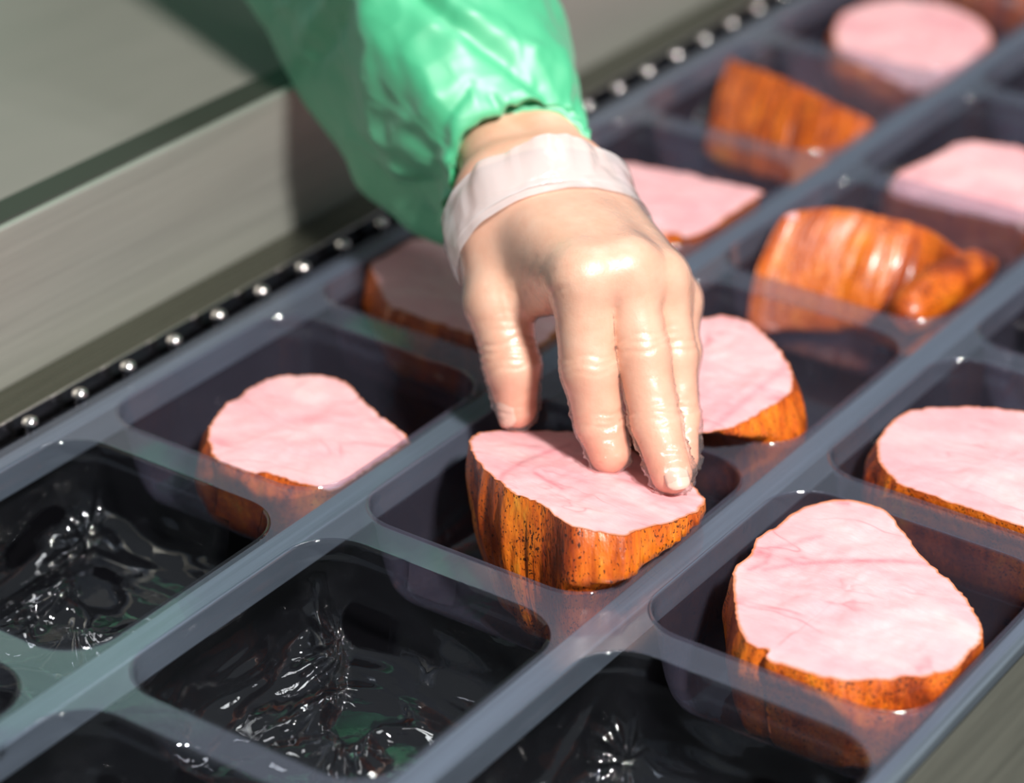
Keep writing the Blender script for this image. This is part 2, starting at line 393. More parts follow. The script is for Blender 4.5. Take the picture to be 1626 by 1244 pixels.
# ------------------------------------------------------------------ hams
def spline(pts, n):
    pts = np.asarray(pts, float); m = len(pts); out = []
    for i in range(m):
        a, b, c, d = pts[i-1], pts[i], pts[(i+1) % m], pts[(i+2) % m]
        for t in np.linspace(0, 1, 10, endpoint=False):
            out.append(.5*(2*b+(c-a)*t+(2*a-5*b+4*c-d)*t*t+(3*b-a-3*c+d)*t**3))
    out = np.array(out); nx = np.roll(out, -1, 0); L = np.linalg.norm(nx-out, axis=1); s = np.concatenate([[0], np.cumsum(L)])
    ext = np.concatenate([out, out[:1]]); q = np.linspace(0, s[-1], n, endpoint=False)
    return np.stack([np.interp(q, s, ext[:, k]) for k in range(3)], 1), s[-1]
def ham(label, ln, j, outline, zb=-.0400, lean=(0, 0), taper=.86, bulge=.004, seed=1, dome=.0012, group='ham pieces in the film pockets', pink=True, seams=()):
    n = 180; top, per = spline(outline, n)
    if np.cross(top[1:, :2]-top[:-1, :2], np.roll(top[1:, :2], -1, 0)-top[1:, :2]).sum() < 0: top = top[::-1].copy()
    top = np.array([clamp_xy(p, ln, j) for p in top])
    c = top.mean(0)
    back = np.argmax(top[:, 1]); top = np.roll(top, -back, 0)
    arc = np.linspace(0, per, n, endpoint=False)
    rad = top-c; rad[:, 2] = 0; rl = np.linalg.norm(rad, axis=1)[:, None]; rad /= rl
    ang = np.arctan2(rad[:, 1], rad[:, 0]); ce = np.stack([np.cos(ang), np.sin(ang), 0*ang], 1)
    jit = .0006*fbm(np.c_[ce[:, :2]*22, np.full(n, seed*3.3)], 3)[:, None]
    zj = .0007*fbm(np.c_[ce[:, :2]*9, np.full(n, seed*1.7)], 2); flat = top.copy(); top = top+rad*jit+np.array([0, 0, 1])*zj[:, None]
    base = np.array([c[0]+lean[0], c[1]+lean[1], zb]); root = empty('ham_piece', base); tag(root, label, 'ham', group)
    # rind
    lv = 26; rings = []; rc = []
    for i in range(lv+1):
        s = i/lv; sc = 1+(taper-1)*s*s
        z = top[:, 2]+(zb-top[:, 2])*s
        xy = c[:2]+np.array(lean)*(s**.8)+(top[:, :2]-c[:2])*sc
        bul = bulge*math.sin(math.pi*min(1, s*1.15)) if s < .87 else 0
        if s > .86: bul -= .010*((s-.86)/.14)**2
        gr = .0016*fbm(np.c_[ce[:, :2]*6.5, np.full(n, seed*5+s*1.2)], 3)+.0006*vnoise(np.c_[ce[:, :2]*22, np.full(n, seed+s*5)])
        p = np.c_[xy, z]+rad*((bul+gr*min(1, s*6))[:, None])
        p = np.array([clamp_xy(q, ln, j) for q in p])
        rings.append(p); rc.append(np.c_[arc, np.full(n, s*.05), np.full(n, seed*1.37)])
    V = np.concatenate(rings); F = [(a, d, cc, b) for a, b, cc, d in grid_faces(lv+1, n)]
    V = np.concatenate([V, [[base[0], base[1], zb]]]); rc = np.concatenate(rc+[np.array([[0, .05, seed*1.37]])])
    F += [(lv*n+k, len(V)-1, lv*n+(k+1) % n) for k in range(n)]
    me = mesh('rind', V-base, F); attr_vec(me, 'rc', rc); link('rind', me, root, M_RIND)['label'] = 'orange brown smoked rind'
    # cut face
    if pink:
        rings = []; ed = []; k = 44 if seams else 16
        for i in range(k):
            s = 1-i/k; p = c+(top-c)*s; p[:, 2] += zj*(s**10-s); p[:, 2] += dome*(1-s**2)+.0007*(1-s**6)*fbm(np.c_[p[:, :2]*90, np.full(n, seed)], 3); rings.append(p+np.array([0, 0, .00015])); ed.append(np.full(n, s))
        V = np.concatenate(rings+[[c+np.array([0, 0, dome])]]); F = grid_faces(k, n)+[((k-1)*n+q, (k-1)*n+(q+1) % n, len(V)-1) for q in range(n)]
        me = mesh('cut_face', V-base, F); attr_vec(me, 'rc', np.c_[V[:, 0]-c[0], V[:, 1]-c[1], np.full(len(V), seed*1.37)]); attr_f(me, 'edge', np.concatenate(ed+[np.zeros(1)]))
        sm_ = np.zeros(len(V)); q = V-CAM; zf = q@FW; U = 813+FPX*(q@RT)/zf; Vv = 622-FPX*(q@UP)/zf
        for pts, w_, a_ in seams:
            for (u0, v0), (u1, v1) in zip(pts[:-1], pts[1:]):
                tq = np.clip(((U-u0)*(u1-u0)+(Vv-v0)*(v1-v0))/((u1-u0)**2+(v1-v0)**2), 0, 1)
                sm_ = np.maximum(sm_, a_*np.exp(-((U-u0-tq*(u1-u0))**2+((Vv-v0-tq*(v1-v0))*1.7)**2)/w_**2))
        attr_f(me, 'seam', sm_); link('cut_face', me, root, M_CUT)['label'] = 'pink cut face'
    return root
def px(pts, z0, sx=0., sy=0.): return [atplane(u, v, z0, sx, sy) for u, v in pts]

ham('ham half with flat pink face pressed by the gloved fingers, peppered rind in front', 0, 0,
    px([(745,702),(755,690),(800,684),(850,686),(910,687),(997,716),(1060,745),(1100,770),(1118,795),(1108,812),(1060,832),(1012,843),(988,851),(950,845),(905,836),(865,806),(820,785),(790,765),(767,742),(752,725)], .0122, 0, -.23), lean=(.011, -.015), taper=.74, bulge=.002, seed=1, seams=[([(792,768),(800,752),(828,735),(865,720),(905,706)], 5, .7), ([(850,752),(872,765),(892,776)], 5, .9)])
ham('largest pink ham half in the front right pocket, face wider than any other', 1, 0,
    px([(1166,960),(1165,907),(1188,886),(1202,858),(1240,830),(1275,806),(1310,797),(1340,793),(1375,799),(1405,811),(1435,845),(1460,880),(1500,915),(1530,945),(1555,985),(1560,1012),(1550,1036),(1525,1060),(1490,1072),(1440,1078),(1390,1082),(1330,1080),(1280,1070),(1240,1056),(1216,1046),(1222,1036),(1200,1030),(1180,1012),(1170,985)], .003), lean=(.002, -.004), taper=.9, bulge=.003, seed=2, seams=[([(1215,905),(1260,896),(1330,892),(1420,891),(1480,897)], 7, .8), ([(1205,880),(1240,868),(1300,852)], 8, .5), ([(1330,797),(1345,800)], 7, .9), ([(1190,905),(1215,895),(1222,880)], 6, .6)])
ham('pale pink ham half low in the left front pocket behind empty pocket', -1, 0,
    px([(330,690),(352,650),(383,628),(415,606),(470,597),(520,600),(550,611),(580,640),(605,662),(632,680),(648,696),(640,715),(600,750),(550,780),(500,775),(440,757),(383,747),(345,730)], -.004), lean=(0, -.004), taper=.9, seed=3)
ham('dim greyish pink ham lying in the shadow of the sleeve, left of thumb', -1, 1,
    px([(584,415),(598,400),(640,385),(690,379),(740,385),(800,410),(850,450),(885,500),(884,525),(850,552),(800,542),(750,531),(690,512),(640,495),(616,484),(597,446)], -.002), lean=(0, -.002), seed=4)
ham('pink ham with a notch of orange rind behind the glove cuff', -1, 2,
    px([(930,283),(965,258),(1050,268),(1130,285),(1190,300),(1217,311),(1192,335),(1142,362),(1108,380),(1096,387),(1075,372),(1040,370),(1022,373),(985,350),(945,322)], .004), lean=(0, -.006), taper=.95, seed=5)
ham('round pale pink ham at top of photo between two brown pieces', -1, 4,
    px([(1325,55),(1335,25),(1380,5),(1430,-2),(1500,8),(1550,30),(1572,55),(1566,80),(1532,110),(1490,135),(1455,150),(1420,130),(1370,105),(1335,85)], -.0898, 0, .15), seed=6)
ham('pink ham half right behind the fingers, orange rind on its right', 0, 1,
    px([(965,600),(985,560),(1030,525),(1095,510),(1120,505),(1160,503),(1190,513),(1215,533),(1240,560),(1257,590),(1260,613),(1245,635),(1210,655),(1165,678),(1120,690),(1060,690),(1000,680),(970,645)], .013), lean=(.010, -.006), taper=.92, seed=7, seams=[([(1120,690),(1165,652),(1200,622),(1240,590),(1258,570)], 9, .55)])
ham('pale pink ham at right edge behind the folded brown piece', 0, 3,
    px([(1410,320),(1420,282),(1468,256),(1500,240),(1522,227),(1560,227),(1626,236),(1680,255),(1700,290),(1680,330),(1626,355),(1560,351),(1500,346),(1440,336)], -.0745, 0, .18), lean=(0, -.004), taper=.95, seed=8)
ham('glossy pink ham at right edge with glints, behind the largest ham', 1, 1,
    px([(1395,700),(1415,672),(1450,651),(1500,648),(1560,648),(1626,655),(1700,682),(1745,740),(1735,820),(1690,865),(1626,853),(1550,826),(1480,800),(1440,780),(1413,755),(1395,730)], .003), lean=(0, -.003), taper=.94, seed=9)
# pieces lying rind side to the camera: the cut falls away behind the ridge
def wedge(label, ln, j, ridge, back, seed, **k):
    return ham(label, ln, j, ridge+back, seed=seed, **k)
def yz(u, v, y):                       # the point of a sight line in the upright plane at that y
    d = ray(u, v); t = (y-CAM[1])/d[1]; return CAM+t*d
A_ = np.array
wedge('brown smoked ham wedge showing only rind, ridge slanting right, second pocket from top', -1, 3,
    [atplane(1163,97,.004), atplane(1168,98,.006), atplane(1235,122,.007), atplane(1310,156,.005), atplane(1383,195,-.002)], [A_((-.080,.430,-.022)), A_((-.11,.452,-.036)), A_((-.14,.458,-.036)), A_((-.168,.450,-.022))], 10, lean=(.006, -.034), taper=1.0, bulge=.002)
fold_ham = wedge('folded brown smoked ham piece in the pocket behind the pink ham at fingers', 0, 2,
    [atplane(1242,352,.004), atplane(1270,336,.008), atplane(1330,333,.010), atplane(1400,345,.008), atplane(1470,362,.006), atplane(1530,404,.002)], [A_((.040,.306,-.018)), A_((.02,.322,-.034)), A_((-.02,.324,-.034)), A_((-.045,.302,-.018))], 11, lean=(.002, -.036), taper=1.02, bulge=.003)
def lobe(path, radii, parent, seed):
    n, m = 40, 40; path, L = np.array(path), len(path); t = np.linspace(0, L-1, n); C = np.stack([np.interp(t, range(L), path[:, k]) for k in range(3)], 1)
    C[1:-1] = (C[:-2]+2*C[1:-1]+C[2:])/4; R = np.interp(t, range(L), radii); T = np.gradient(C, axis=0); T /= np.linalg.norm(T, axis=1)[:, None]
    a = np.linspace(0, 2*math.pi, m, endpoint=False); Z = A_((0, 0, 1.)); B = np.cross(T, Z); B /= np.linalg.norm(B, axis=1)[:, None]; Nv = np.cross(B, T)
    r = R[:, None]*(1+.10*fbm(np.stack([np.cos(a)[None]*1.5+0*t[:, None], np.sin(a)[None]*1.5+0*t[:, None], t[:, None]*.8+0*a[None]+seed], -1), 3))
    V = C[:, None]+r[..., None]*(np.cos(a)[None, :, None]*B[:, None]+np.sin(a)[None, :, None]*Nv[:, None])
    V = V.reshape(-1, 3); base = A_(parent.location); me = mesh('rind_fold', V-base, grid_faces(n, m)+[tuple(range(m))[::-1], tuple((n-1)*m+k for k in range(m))])
    rc = np.stack([np.repeat(np.linspace(0, .08, n), m), np.tile(a*.012, n), np.full(n*m, seed*1.1)], 1); attr_vec(me, 'rc', rc); link('rind_fold', me, parent, M_RIND)
lobe([atplane(1425,520,-.014), atplane(1445,498,-.008), atplane(1495,458,-.006), atplane(1545,428,-.008), atplane(1572,420,-.012)], [.006, .0105, .0125, .0100, .004], fold_ham, 3)
def oval(cx, cy, a, b, z, sz=0., rot=0., n=14, k=.06, s=0):
    o = []
    for i in range(n):
        t = 2*math.pi*i/n; r = 1+k*math.sin(2*t+s)+k*.7*math.sin(3*t+2*s)
        x, y = a*r*math.cos(t), b*r*math.sin(t); xx = x*math.cos(rot)-y*math.sin(rot); yy = x*math.sin(rot)+y*math.cos(rot)
        o.append(np.array((cx+xx, cy+yy, z+sz*yy)))
    return o
ham('brown smoked ham in the farthest pocket of the left lane at top edge', -1, 5, oval(-.128, .690, .046, .046, .006, -.5, s=1), seed=12, lean=(0, -.006))
ham('brown smoked ham at right edge beside the top right rail', 0, 4, oval(.012, .556, .040, .044, -.004, -.4, s=2), seed=13, lean=(0, -.006))
ham('brown smoked ham cut off by right edge, beyond the glossy pink ham', 1, 2, oval(.142, .276, .040, .046, .010, -.75, s=.4), seed=14, lean=(0, -.008))

# ------------------------------------------------------------------ the worker: arm and gloved hand reaching over the side plate
person = tag(empty('person', (-.55, .45, -.9)), 'worker in a green elastic cuffed coat, thin clear glove, hand pressing a ham piece', 'person')
PX = .00024          # metres per pixel near the hand
def seg(a, ra, b, rb): return (np.asarray(a), ra/1000., np.asarray(b), rb/1000.)
J = dict(
  w_r=pd(812,324,52), w_u=pd(893,300,60), f_r=pd(782,208,106), f_u=pd(836,178,112),
  mi=pd(925,440,-14), mm=pd(992,428,-10), mr=pd(1044,443,2), mp=pd(1066,480,16),
  i1=pd(936,585,-9), i2=pd(951,668,-4), i3=pd(967,720,-4),
  m1=pd(1020,560,-9), m2=pd(1040,668,-10), m3=pd(1066,752,-17),
  r1=pd(1070,565,4), r2=pd(1080,660,4), r3=pd(1085,728,-2),
  p1=pd(1078,560,17), p2=pd(1076,630,15), p3=pd(1074,690,12),
  tc=pd(800,385,40), tm=pd(789,480,26), ti=pd(813,580,25), t3=pd(821,648,30))
fingers = {
 'thumb': [('tc','tm',14.5,12.6), ('tm','ti',12.4,10.9), ('ti','t3',11.0,8.2)],
 'index': [('mi','i1',12.2,10.6), ('i1','i2',10.7,9.3), ('i2','i3',9.4,8.0)],
 'middle':[('mm','m1',11.8,10.2), ('m1','m2',10.2,9.2), ('m2','m3',9.3,8.1)],
 'ring':  [('mr','r1',10.8,8.8), ('r1','r2',8.6,7.2), ('r2','r3',7.2,6.0)],
 'pinky': [('mp','p1',9.6,8.2), ('p1','p2',8.2,7.2), ('p2','p3',7.2,6.2)]}
palm = [seg(J['w_r'],20,J['mi'],13), seg((J['w_r']+J['w_u'])/2,20,J['mm'],13), seg(J['w_u'],18,J['mr'],12), seg(J['w_u'],17,J['mp'],11),
        seg(J['w_r'],20,J['w_u'],18), seg(J['f_r'],18,J['w_r'],18), seg(J['f_u'],18,J['w_u'],16.5), seg(J['w_r'],19,J['tc'],15),
        seg(J['tc'],12,J['mi']+FW*.012,8)]
web = [seg(J['tm']+FW*.006,6.5,J['mi']+FW*.014-UP*.006,6.5), seg((J['tc']+J['tm'])/2,9,J['mi']+FW*.010,8)]
pad = [seg(J['mi']+FW*.012,9,J['mp']+FW*.004,9), seg(J['w_u']+FW*.012-UP*.01,15,J['mp']+FW*.012,10), seg(J['w_r']+FW*.014-UP*.01,15,J['mm']+FW*.018,9)]
def cap(Q, s):
    a, ra, b, rb = s; ab = b-a; t = np.clip((Q-a)@ab/(ab@ab), 0, 1); return np.linalg.norm(Q-a-t[:, None]*ab, axis=1)-(ra+(rb-ra)*t)
def smin(a, b, k):
    h = np.maximum(k-np.abs(a-b), 0)/k; return np.minimum(a, b)-h*h*h*k/6
CUP = -FW            # towards the eye: the back of the hand faces there
creases = []         # (centre, axis, reach, width, depth) of skin folds across the fingers
def crease(k, at, spread, depth, w=.0008):
    a, b = J[fingers[k][at[0]][0]], J[fingers[k][at[0]][1]]; ax = (b-a)/np.linalg.norm(b-a); c = a+(b-a)*at[1]
    for s in spread: creases.append((c+ax*s/1000., ax, .0125, w, depth))
crease('thumb', (1, .86), (-5.5, -2.8, 0, 2.6, 5), .00075, .0009); crease('thumb', (1, .35), (-3, 0, 3), .0004, .001)
crease('index', (0, .93), (-3.2, 0, 3), .00045); crease('index', (1, .9), (-2, 0, 2.2), .00055); crease('middle', (0, .9), (-3.5, -.8, 2.2), .0005); crease('middle', (1, .9), (-2, .4, 2.6), .00055)
crease('ring', (0, .9), (-2, 1), .0004); crease('ring', (1, .9), (-1, 1.4), .0004)
bumps = [(J['mi']-FW*.010, .012, .0011), (J['mm']-FW*.011, .011, .0010), (J['mr']-FW*.009, .009, .0012), (J['i1']-FW*.007, .008, .0007), (J['m1']-FW*.007, .008, .0007), (J['ti']-FW*.007, .009, .0006)]
def tendon(a, b): return seg(a, 3.2, b, 3.4)
WEBFOLDS = [([(838,500),(826,470),(822,440),(828,415)], 0.00040, 4.8), ([(842,492),(836,460),(838,432),(850,408)], 0.00045, 4.8), ([(846,482),(846,452),(856,428),(872,410)], 0.00040, 4.8), ([(852,470),(860,446),(878,430),(898,424)], 0.00036, 4.8),
  ([(884,512),(873,492),(874,470),(886,460),(900,456)], 0.00068, 5.1), ([(880,480),(890,472),(904,468)], 0.00032, 4.5), ([(804,470),(812,500),(826,522)], 0.00027, 4.8), ([(788,462),(796,498),(806,520)], 0.00023, 4.8),
  ([(980,505),(978,490),(984,480)], 0.00045, 6.0), ([(1052,520),(1047,498),(1052,484)], 0.00045, 6.0)]
def hand_sdf(Q, fine=True):
    d = cap(Q, palm[0])
    for s in palm[1:]: d = smin(d, cap(Q, s), .016)
    for s in pad: d = smin(d, cap(Q, s), .012)
    for s in web: d = smin(d, cap(Q, s), .014)
    fd = None
    for k, ch in fingers.items():
        e = None
        for a, b, ra, rb in ch:
            c = cap(Q, seg(J[a], ra, J[b], rb)); e = c if e is None else smin(e, c, .005)
        if k == 'thumb': d = smin(d, e, .012); continue
        fd = e if fd is None else smin(fd, e, .0012)
    d = smin(d, fd, .0075)
    for c, r, h in bumps: d = d-h*np.exp(-((Q-c)**2).sum(1)/r**2)
    if fine:
        for c, ax, reach, w, h in creases:
            q = Q-c; s = q@ax; lat = q-s[:, None]*ax; s2 = s+.0009*np.sin(lat@RT*420+c[0]*900)
            d = d+h*np.exp(-(s2/w)**2)*np.exp(-((lat**2).sum(1)/(reach*1.1)**2)**2)
        # folds gathered in the web between thumb and forefinger
        q = Q-CAM; zf = q@FW; U = 813+FPX*(q@RT)/zf; Vv = 622-FPX*(q@UP)/zf; near = (zf < D0+.060)
        for pts, h, w in WEBFOLDS:
            for (u0, v0), (u1, v1) in zip(pts[:-1], pts[1:]):
                L2 = (u1-u0)**2+(v1-v0)**2; tq = np.clip(((U-u0)*(u1-u0)+(Vv-v0)*(v1-v0))/L2, 0, 1)
                d = np.maximum(d, d+near*h*.5*np.exp(-((U-u0-tq*(u1-u0))**2+(Vv-v0-tq*(v1-v0))**2)/w**2))
    return d
def surface_nets(fn, lo, hi, h, coarse=4):
    H = h*coarse; nc = np.ceil((hi-lo)/H).astype(int)+1
    ax = [lo[i]+H*np.arange(nc[i]) for i in range(3)]
    g = np.stack(np.meshgrid(*ax, indexing='ij'), -1).reshape(-1, 3)
    dc = np.concatenate([fn(q) for q in np.array_split(g, max(1, len(g)//200000))]).reshape(nc)
    n = nc*coarse
    near = np.abs(dc) < H*1.8
    mask = np.repeat(np.repeat(np.repeat(near, coarse, 0), coarse, 1), coarse, 2)
    sh = coarse//2; mask = np.roll(mask, (-sh, -sh, -sh), (0, 1, 2))
    D = np.repeat(np.repeat(np.repeat(dc, coarse, 0), coarse, 1), coarse, 2); D = np.roll(D, (-sh, -sh, -sh), (0, 1, 2))
    D = np.where(np.abs(D) < H, np.sign(D)*H, D)
    idx = np.argwhere(mask); D[mask] = np.concatenate([fn(lo+q*h) for q in np.array_split(idx, max(1, len(idx)//200000))])
    inside = D < 0
    c = np.zeros(tuple(n-1), int)
    for a in (0, 1):
        for b in (0, 1):
            for e in (0, 1): c += inside[a:n[0]-1+a, b:n[1]-1+b, e:n[2]-1+e]
    act = (c > 0) & (c < 8); ids = -np.ones(tuple(n-1), int); cells = np.argwhere(act); ids[act] = np.arange(len(cells))
    acc = np.zeros((len(cells), 3)); cnt = np.zeros(len(cells))
    corners = [(a, b, e) for a in (0, 1) for b in (0, 1) for e in (0, 1)]
    for p in corners:
        for k in range(3):
            if p[k]: continue
            q = list(p); q[k] = 1; i, j = cells+np.array(p), cells+np.array(q)
            d0 = D[i[:, 0], i[:, 1], i[:, 2]]; d1 = D[j[:, 0], j[:, 1], j[:, 2]]; m = (d0 < 0) != (d1 < 0)
            t = np.where(m, d0/np.where(m, d0-d1, 1), 0); acc[m] += (np.array(p)+(np.array(q)-np.array(p))*t[:, None])[m]; cnt[m] += 1
    V = lo+(cells+acc/cnt[:, None])*h; F = []
    for k in range(3):
        u, v = (k+1) % 3, (k+2) % 3
        sl0 = [slice(1, n[i]-1) for i in range(3)]; sl0[k] = slice(0, n[k]-1); sl1 = list(sl0); sl1[k] = slice(1, n[k])
        a, b = inside[tuple(sl0)], inside[tuple(sl1)]
        for flip, m in ((False, a & ~b), (True, ~a & b)):
            e = np.argwhere(m)+np.array([s.start for s in sl0]); du = np.zeros(3, int); du[u] = 1; dv = np.zeros(3, int); dv[v] = 1
            q = [ids[tuple((e-o).T)] for o in (du+dv, dv, 0*du, du)]
            f = np.stack(q if not flip else q[::-1], 1); F.append(f[(f >= 0).all(1)])
    return V, np.concatenate(F)
def grad(fn, V, e=.0004):
    g = np.stack([fn(V+e*np.eye(3)[k])-fn(V-e*np.eye(3)[k]) for k in range(3)], 1); return g/np.maximum(np.linalg.norm(g, axis=1), 1e-9)[:, None]
allj = np.array(list(J.values())); lo, hi = allj.min(0)-.030, allj.max(0)+.030
HV, HF = surface_nets(hand_sdf, lo, hi, .0010)
for _ in range(2): HV = HV-grad(hand_sdf, HV)*hand_sdf(HV)[:, None]*.9
HN = grad(lambda q: hand_sdf(q, False), HV)
red = np.zeros(len(HV))
for k, r, a in (('i3', .016, .75), ('m3', .016, .8), ('r3', .014, .8), ('t3', .018, .8), ('i2', .014, .45), ('m2', .014, .4), ('ti', .015, .4), ('i1', .012, .3), ('m1', .012, .3), ('r1', .02, .35), ('mm', .02, .25), ('p2', .03, .5)):
    red = np.maximum(red, a*np.exp(-((HV-J[k])**2).sum(1)/r**2))
red = np.maximum(red, .35*np.exp(-((HV-pd(835, 235, 40))**2).sum(1)/.035**2))
me = mesh('body', HV, HF); attr_f(me, 'red', red)
body = link('body', me, person, M_SKIN); 
# ---- glove: the hand's own surface, a little proud and wrinkled at the finger ends
wax = (J['w_r']+J['w_u'])/2-(J['f_r']+J['f_u'])/2; wax /= np.linalg.norm(wax)
cut0 = pd(850, 300, 40)
cutn = np.cross(pd(985, 345, 60)-pd(726, 420, 30), FW+0*wax); cutn /= np.linalg.norm(cutn)
if cutn@(J['mm']-cut0) < 0: cutn = -cutn
keepv = ((HV-pd(858, 335, 40))@cutn) > -.004
loose = np.zeros(len(HV))
for k, r in (('i3', .020), ('m3', .020), ('r3', .02), ('t3', .014), ('i2', .012), ('m2', .012)): loose = np.maximum(loose, np.exp(-((HV-J[k])**2).sum(1)/r**2))
fdir = (J['i3']-J['mi'])/np.linalg.norm(J['i3']-J['mi'])
wr = 1-np.abs(fbm(np.c_[HV@RT*110, HV@UP*330, HV@FW*110], 2))
GV = HV+HN*(.0007+.0012*loose*np.clip(wr, 0, 1)**3*1.6+.0001*np.clip(fbm(HV*170, 2), 0, 1))[:, None]
kf = keepv[HF].all(1); used = np.unique(HF[kf]); remap = -np.ones(len(HV), int); remap[used] = np.arange(len(used))
glove = link('glove', mesh('glove', GV[used], remap[HF[kf]]), person, M_GLOVE)
glove['label'] = 'thin clear vinyl glove tight over the hand'
# ---- loops of thin material through pairs of silhouette points
def tube_rings(pairs, nseg, m, depth_ratio=1.):
    """pairs: (uL,vL,uR,vR,dd) -> rings (nseg, m, 3), outward normals"""
    P_ = np.array([np.concatenate([pd(a, b, e), pd(c, d, e)]) for a, b, c, d, e in pairs])
    t = np.linspace(0, len(P_)-1, nseg); i = np.clip(t.astype(int), 0, len(P_)-2); f = (t-i)[:, None]
    Pm = lambda k: P_[np.clip(k, 0, len(P_)-1)]
    a, b, c, d = Pm(i-1), Pm(i), Pm(i+1), Pm(i+2)
    Q = .5*(2*b+(c-a)*f+(2*a-5*b+4*c-d)*f*f+(3*b-a-3*c+d)*f**3)
    L, R = Q[:, :3], Q[:, 3:]; C = (L+R)/2; X = (R-L)/2
    T = np.gradient(C, axis=0); T /= np.linalg.norm(T, axis=1)[:, None]
    Y = np.cross(T, X); Y *= (np.linalg.norm(X, axis=1)/np.linalg.norm(Y, axis=1))[:, None]*depth_ratio
    if (Y[len(Y)//2]@FW) > 0: Y = -Y
    th = np.linspace(0, 2*math.pi, m, endpoint=False)
    V = C[:, None]+X[:, None]*np.cos(th)[None, :, None]+Y[:, None]*np.sin(th)[None, :, None]
    Nn = X[:, None]*np.cos(th)[None, :, None]+Y[:, None]*np.sin(th)[None, :, None]; Nn /= np.linalg.norm(Nn, axis=2)[:, :, None]
    return V, Nn, th, t
# glove cuff, standing open round the wrist
V, Nn, th, t = tube_rings([(722,452,992,352,32), (717,436,988,334,37), (712,415,984,312,41), (709,390,982,284,45), (714,364,976,262,50)], 34, 150, .86)
s = np.linspace(0, 1, 34)[:, None]
d = (.0012*fbm(np.stack([np.cos(th)[None]*3.5+0*s, np.sin(th)[None]*3.5+0*s, s*1.2+0*th[None]], -1), 3)*(.3+s)+.0012*s**3*np.sin(th*7+1.3*np.sin(th*3))[None]-.0022*(1-s)**3)
V = (V+Nn*d[:, :, None]).reshape(-1, 3)
for _ in range(3):
    sd = hand_sdf(V, False); need = np.clip(.0016+.0036*np.repeat(s[:, 0]**1.5, 150)+.0006*vnoise(V*130)-sd, 0, .01); V = V+grad(lambda q: hand_sdf(q, False), V)*need[:, None]
link('glove_cuff', mesh('glove_cuff', V.reshape(-1, 3), grid_faces(34, 150)), glove, M_CUFF)['label'] = 'milky loose cuff of the glove'
# ---- fingernails under the glove
def nail(c, across, along, nrm, w, l):
    across, along, nrm = [np.asarray(q)/np.linalg.norm(q) for q in (across, along, nrm)]; V = []; n, m = 9, 11
    for i in range(n):
        for j in range(m):
            a, b = (j/(m-1)*2-1), (i/(n-1)*2-1); bb = b*math.sqrt(max(0, 1-.62*abs(a)**3)); V.append(c+across*a*w+along*bb*l+nrm*(-.45*w*a*a-.10*l*b*b))
    me = mesh('fingernail', V, grid_faces(n, m, False)); o = link('fingernail', me, person, M_NAIL)
    md = o.modifiers.new('thick', 'SOLIDIFY'); md.thickness = .0006; md.offset = 0; return o
def onskin(u, v, d0, d1):
    for dd in np.arange(d0, d1, .2):
        q = pd(u, v, dd)
        if hand_sdf(q[None], False)[0] < 0: return q
    return pd(u, v, d1)
for u, v, key, w, l, ax in ((797, 652, ('ti', 't3'), 5.2, 7.4, -.55), (1075, 753, ('m2', 'm3'), 4.8, 6.4, .1)):
    q = onskin(u, v, -60, 40); al = J[key[1]]-J[key[0]]; al /= np.linalg.norm(al); nn = grad(lambda z: hand_sdf(z, False), q[None])[0]; nn = nn-al*(nn@al)*.6
    nail(q+nn/np.linalg.norm(nn)*.0005, np.cross(al, nn), al, nn, w/1000, l/1000)
# ---- coat sleeve with gathered elastic cuff
pairs = [(738,300,920,222,78), (708,350,921,190,84), (664,336,917,145,94), (600,290,913,98,106), (545,232,906,56,117), (500,168,888,6,128), (455,105,866,-60,138), (420,45,845,-120,143), (385,-25,820,-190,145),
         (300,-170,740,-330,162), (215,-330,640,-500,185), (150,-470,600,-700,208), (150,-640,640,-900,260)]
SLEEVEFOLDS = [([(640,-30),(720,40),(800,85),(850,135)], -.0035, 15), ([(690,-10),(770,45),(845,80)], .0022, 16), ([(560,-30),(585,90),(598,200),(640,262)], .0050, 30), ([(575,-20),(520,70),(485,140)], -.0030, 15), ([(540,-20),(480,60)], .0030, 18),
  ([(745,135),(705,190),(690,240)], -.0018, 12), ([(560,225),(640,250),(705,275)], -.0026, 15), ([(640,292),(690,290),(722,318)], -.0018, 10), ([(815,60),(850,110),(872,160)], -.0014, 10), ([(780,150),(800,185)], -.0014, 8), ([(690,160),(640,200)], .0015, 16)]
m = 220; ns = 190
V, Nn, th, t = tube_rings(pairs, ns, m, .92)
tt = t[:, None]; 
# cross-section: rounded on the right, a ridge left of the middle and a steep flank falling away behind it
sec, _ = spline([(1, 0, 0), (.86, .55, 0), (.40, .95, 0), (-.08, 1.04, 0), (-.36, .90, 0), (-.58, .40, 0), (-.82, -.25, 0), (-1, -.75, 0), (-.76, -.92, 0), (0, -.78, 0), (.62, -.62, 0), (.93, -.45, 0)], m)
C_ = V.mean(1); X_ = (V[:, 0]-V[:, m//2])/2; Y_ = (V[:, m//4]-V[:, 3*m//4])/2
V2 = C_[:, None]+X_[:, None]*sec[None, :, :1]+Y_[:, None]*sec[None, :, 1:2]
wq = np.clip((tt-.2)/2.2, 0, 1)[..., None]; wq = wq*wq*(3-2*wq)
V = V*(1-wq)+V2*wq
yh = Y_/np.linalg.norm(Y_, axis=1)[:, None]; hgt_ = ((V-C_[:, None])*yh[:, None]).sum(2); fl = (.78+.22*np.clip(tt/3, 0, 1))
V = V-yh[:, None]*(np.maximum(hgt_, 0)*(1-fl))[:, :, None]
ph = th*17+1.6*np.sin(th*3+.7)+1.1*np.sin(th*5)
g = np.exp(-((tt-.25)/.9)**2)*.0017*(np.cos(ph)[None]+.5*np.cos(ph*1.63+tt*1.5))*(1+.5*np.sin(th*2+1)[None])*np.clip(.35+tt*1.5, 0, 1)
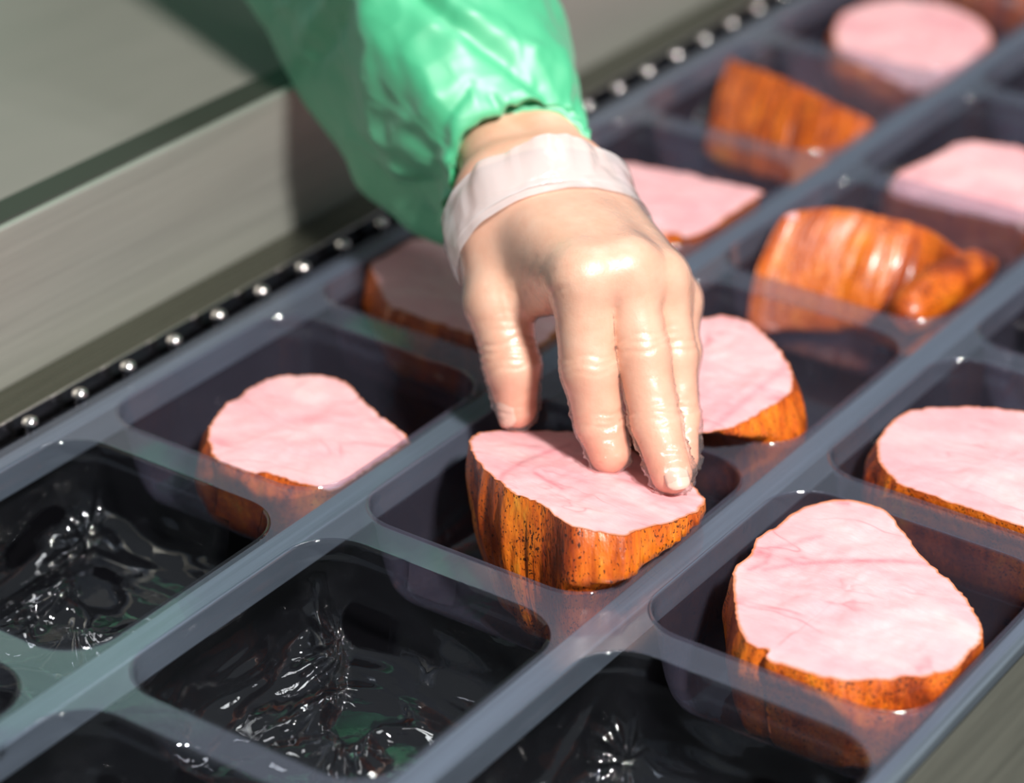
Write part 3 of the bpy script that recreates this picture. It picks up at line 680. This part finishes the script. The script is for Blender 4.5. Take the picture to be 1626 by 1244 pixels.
g = g+.0011*np.exp(-((tt-.9)/1.7)**2)*np.cos((th*11+1.8*np.sin(th*2+.4))[None]+.9*tt)*np.clip(tt*2, 0, 1)
g = g-.0016*np.exp(-((tt-.55)/.10)**2)                     # stitched line of the elastic
q = np.stack([np.cos(th)[None]*1.5+0*tt, np.sin(th)[None]*1.5+0*tt, tt*.55+0*th[None]], -1)
w0 = np.clip((tt-.5)/2, 0, 1)
fold = 1-np.abs(fbm(q*np.array([1, 1, .8])+tt[..., None]*.12+4.2, 2)); g = g+w0*(.0016*(fold**3-.4)+.0022*fbm(q*1.3+3.3, 2))
fold2 = 1-np.abs(fbm(q*np.array([2.4, 2.4, 1.6])+tt[..., None]*np.array([.5, -.3, 0])+9.1, 2)); g = g+.0004*(fold2**4-.3)
q = V-CAM; zf = q@FW; U = 813+FPX*(q@RT)/zf; Vv = 622-FPX*(q@UP)/zf; front = np.clip(np.sin(th)*4+.6, 0, 1)[None]
for pts, h_, w_ in SLEEVEFOLDS:                            # the long folds of the cloth
    best = np.full(U.shape, 1e9)
    for (u0, v0), (u1, v1) in zip(pts[:-1], pts[1:]):
        tq = np.clip(((U-u0)*(u1-u0)+(Vv-v0)*(v1-v0))/((u1-u0)**2+(v1-v0)**2), 0, 1)
        best = np.minimum(best, (U-u0-tq*(u1-u0))**2+(Vv-v0-tq*(v1-v0))**2)
    g = g+front*h_*np.exp(-best/w_**2)
V = V+Nn*g[:, :, None]
Vf = V[:40].reshape(-1, 3); sd = hand_sdf(Vf, False); need = np.clip(.0020+.6*g[:40].ravel()-sd, 0, .012)
V[:40] = (Vf+need[:, None]*grad(lambda q_: hand_sdf(q_, False), Vf)).reshape(40, m, 3)
rim = V[0]; ctr = rim.mean(0); T0 = V[6].mean(0)-ctr; T0 /= np.linalg.norm(T0)
inner = [ctr+(rim-ctr)*.955+T0*.002, ctr+(rim-ctr)*.93+T0*.012, ctr+(rim-ctr)*.92+T0*.03]
V = np.concatenate([np.stack(inner[::-1]), V])
sl = link('coat_sleeve', mesh('coat_sleeve', V.reshape(-1, 3), grid_faces(ns+3, m)), person, M_COAT)
sl['label'] = 'green coat sleeve gathered by an elastic cuff'
print('verts', len(HV), len(used))
# the front of the coat, beyond the side plate and above the frame
B = []; lev = np.linspace(0, 1, 40); mm_ = 96
prof_z = [-.62, -.2, .1, .32, .46, .54, .575]; prof_w = [.27, .235, .225, .235, .23, .17, .08]; prof_d = [.15, .13, .125, .13, .115, .085, .07]
for q in lev:
    z = -.62+q*1.195; w = np.interp(z, prof_z, prof_w); dd = np.interp(z, prof_z, prof_d)
    for k in range(mm_):
        a = 2*math.pi*k/mm_; x, y = dd*math.copysign(abs(math.cos(a))**.8, math.cos(a)), w*math.copysign(abs(math.sin(a))**.8, math.sin(a))
        n = .010*float(fbm(np.array([[math.cos(a)*1.6, math.sin(a)*2.2, z*2.2]]), 3)[0])
        B.append((-.635+x*(1+n/dd), .43+y*(1+n/w), z))
link('coat_front', mesh('coat_front', B, grid_faces(40, mm_)+[tuple(39*mm_+k for k in range(mm_))]), person, M_COAT)
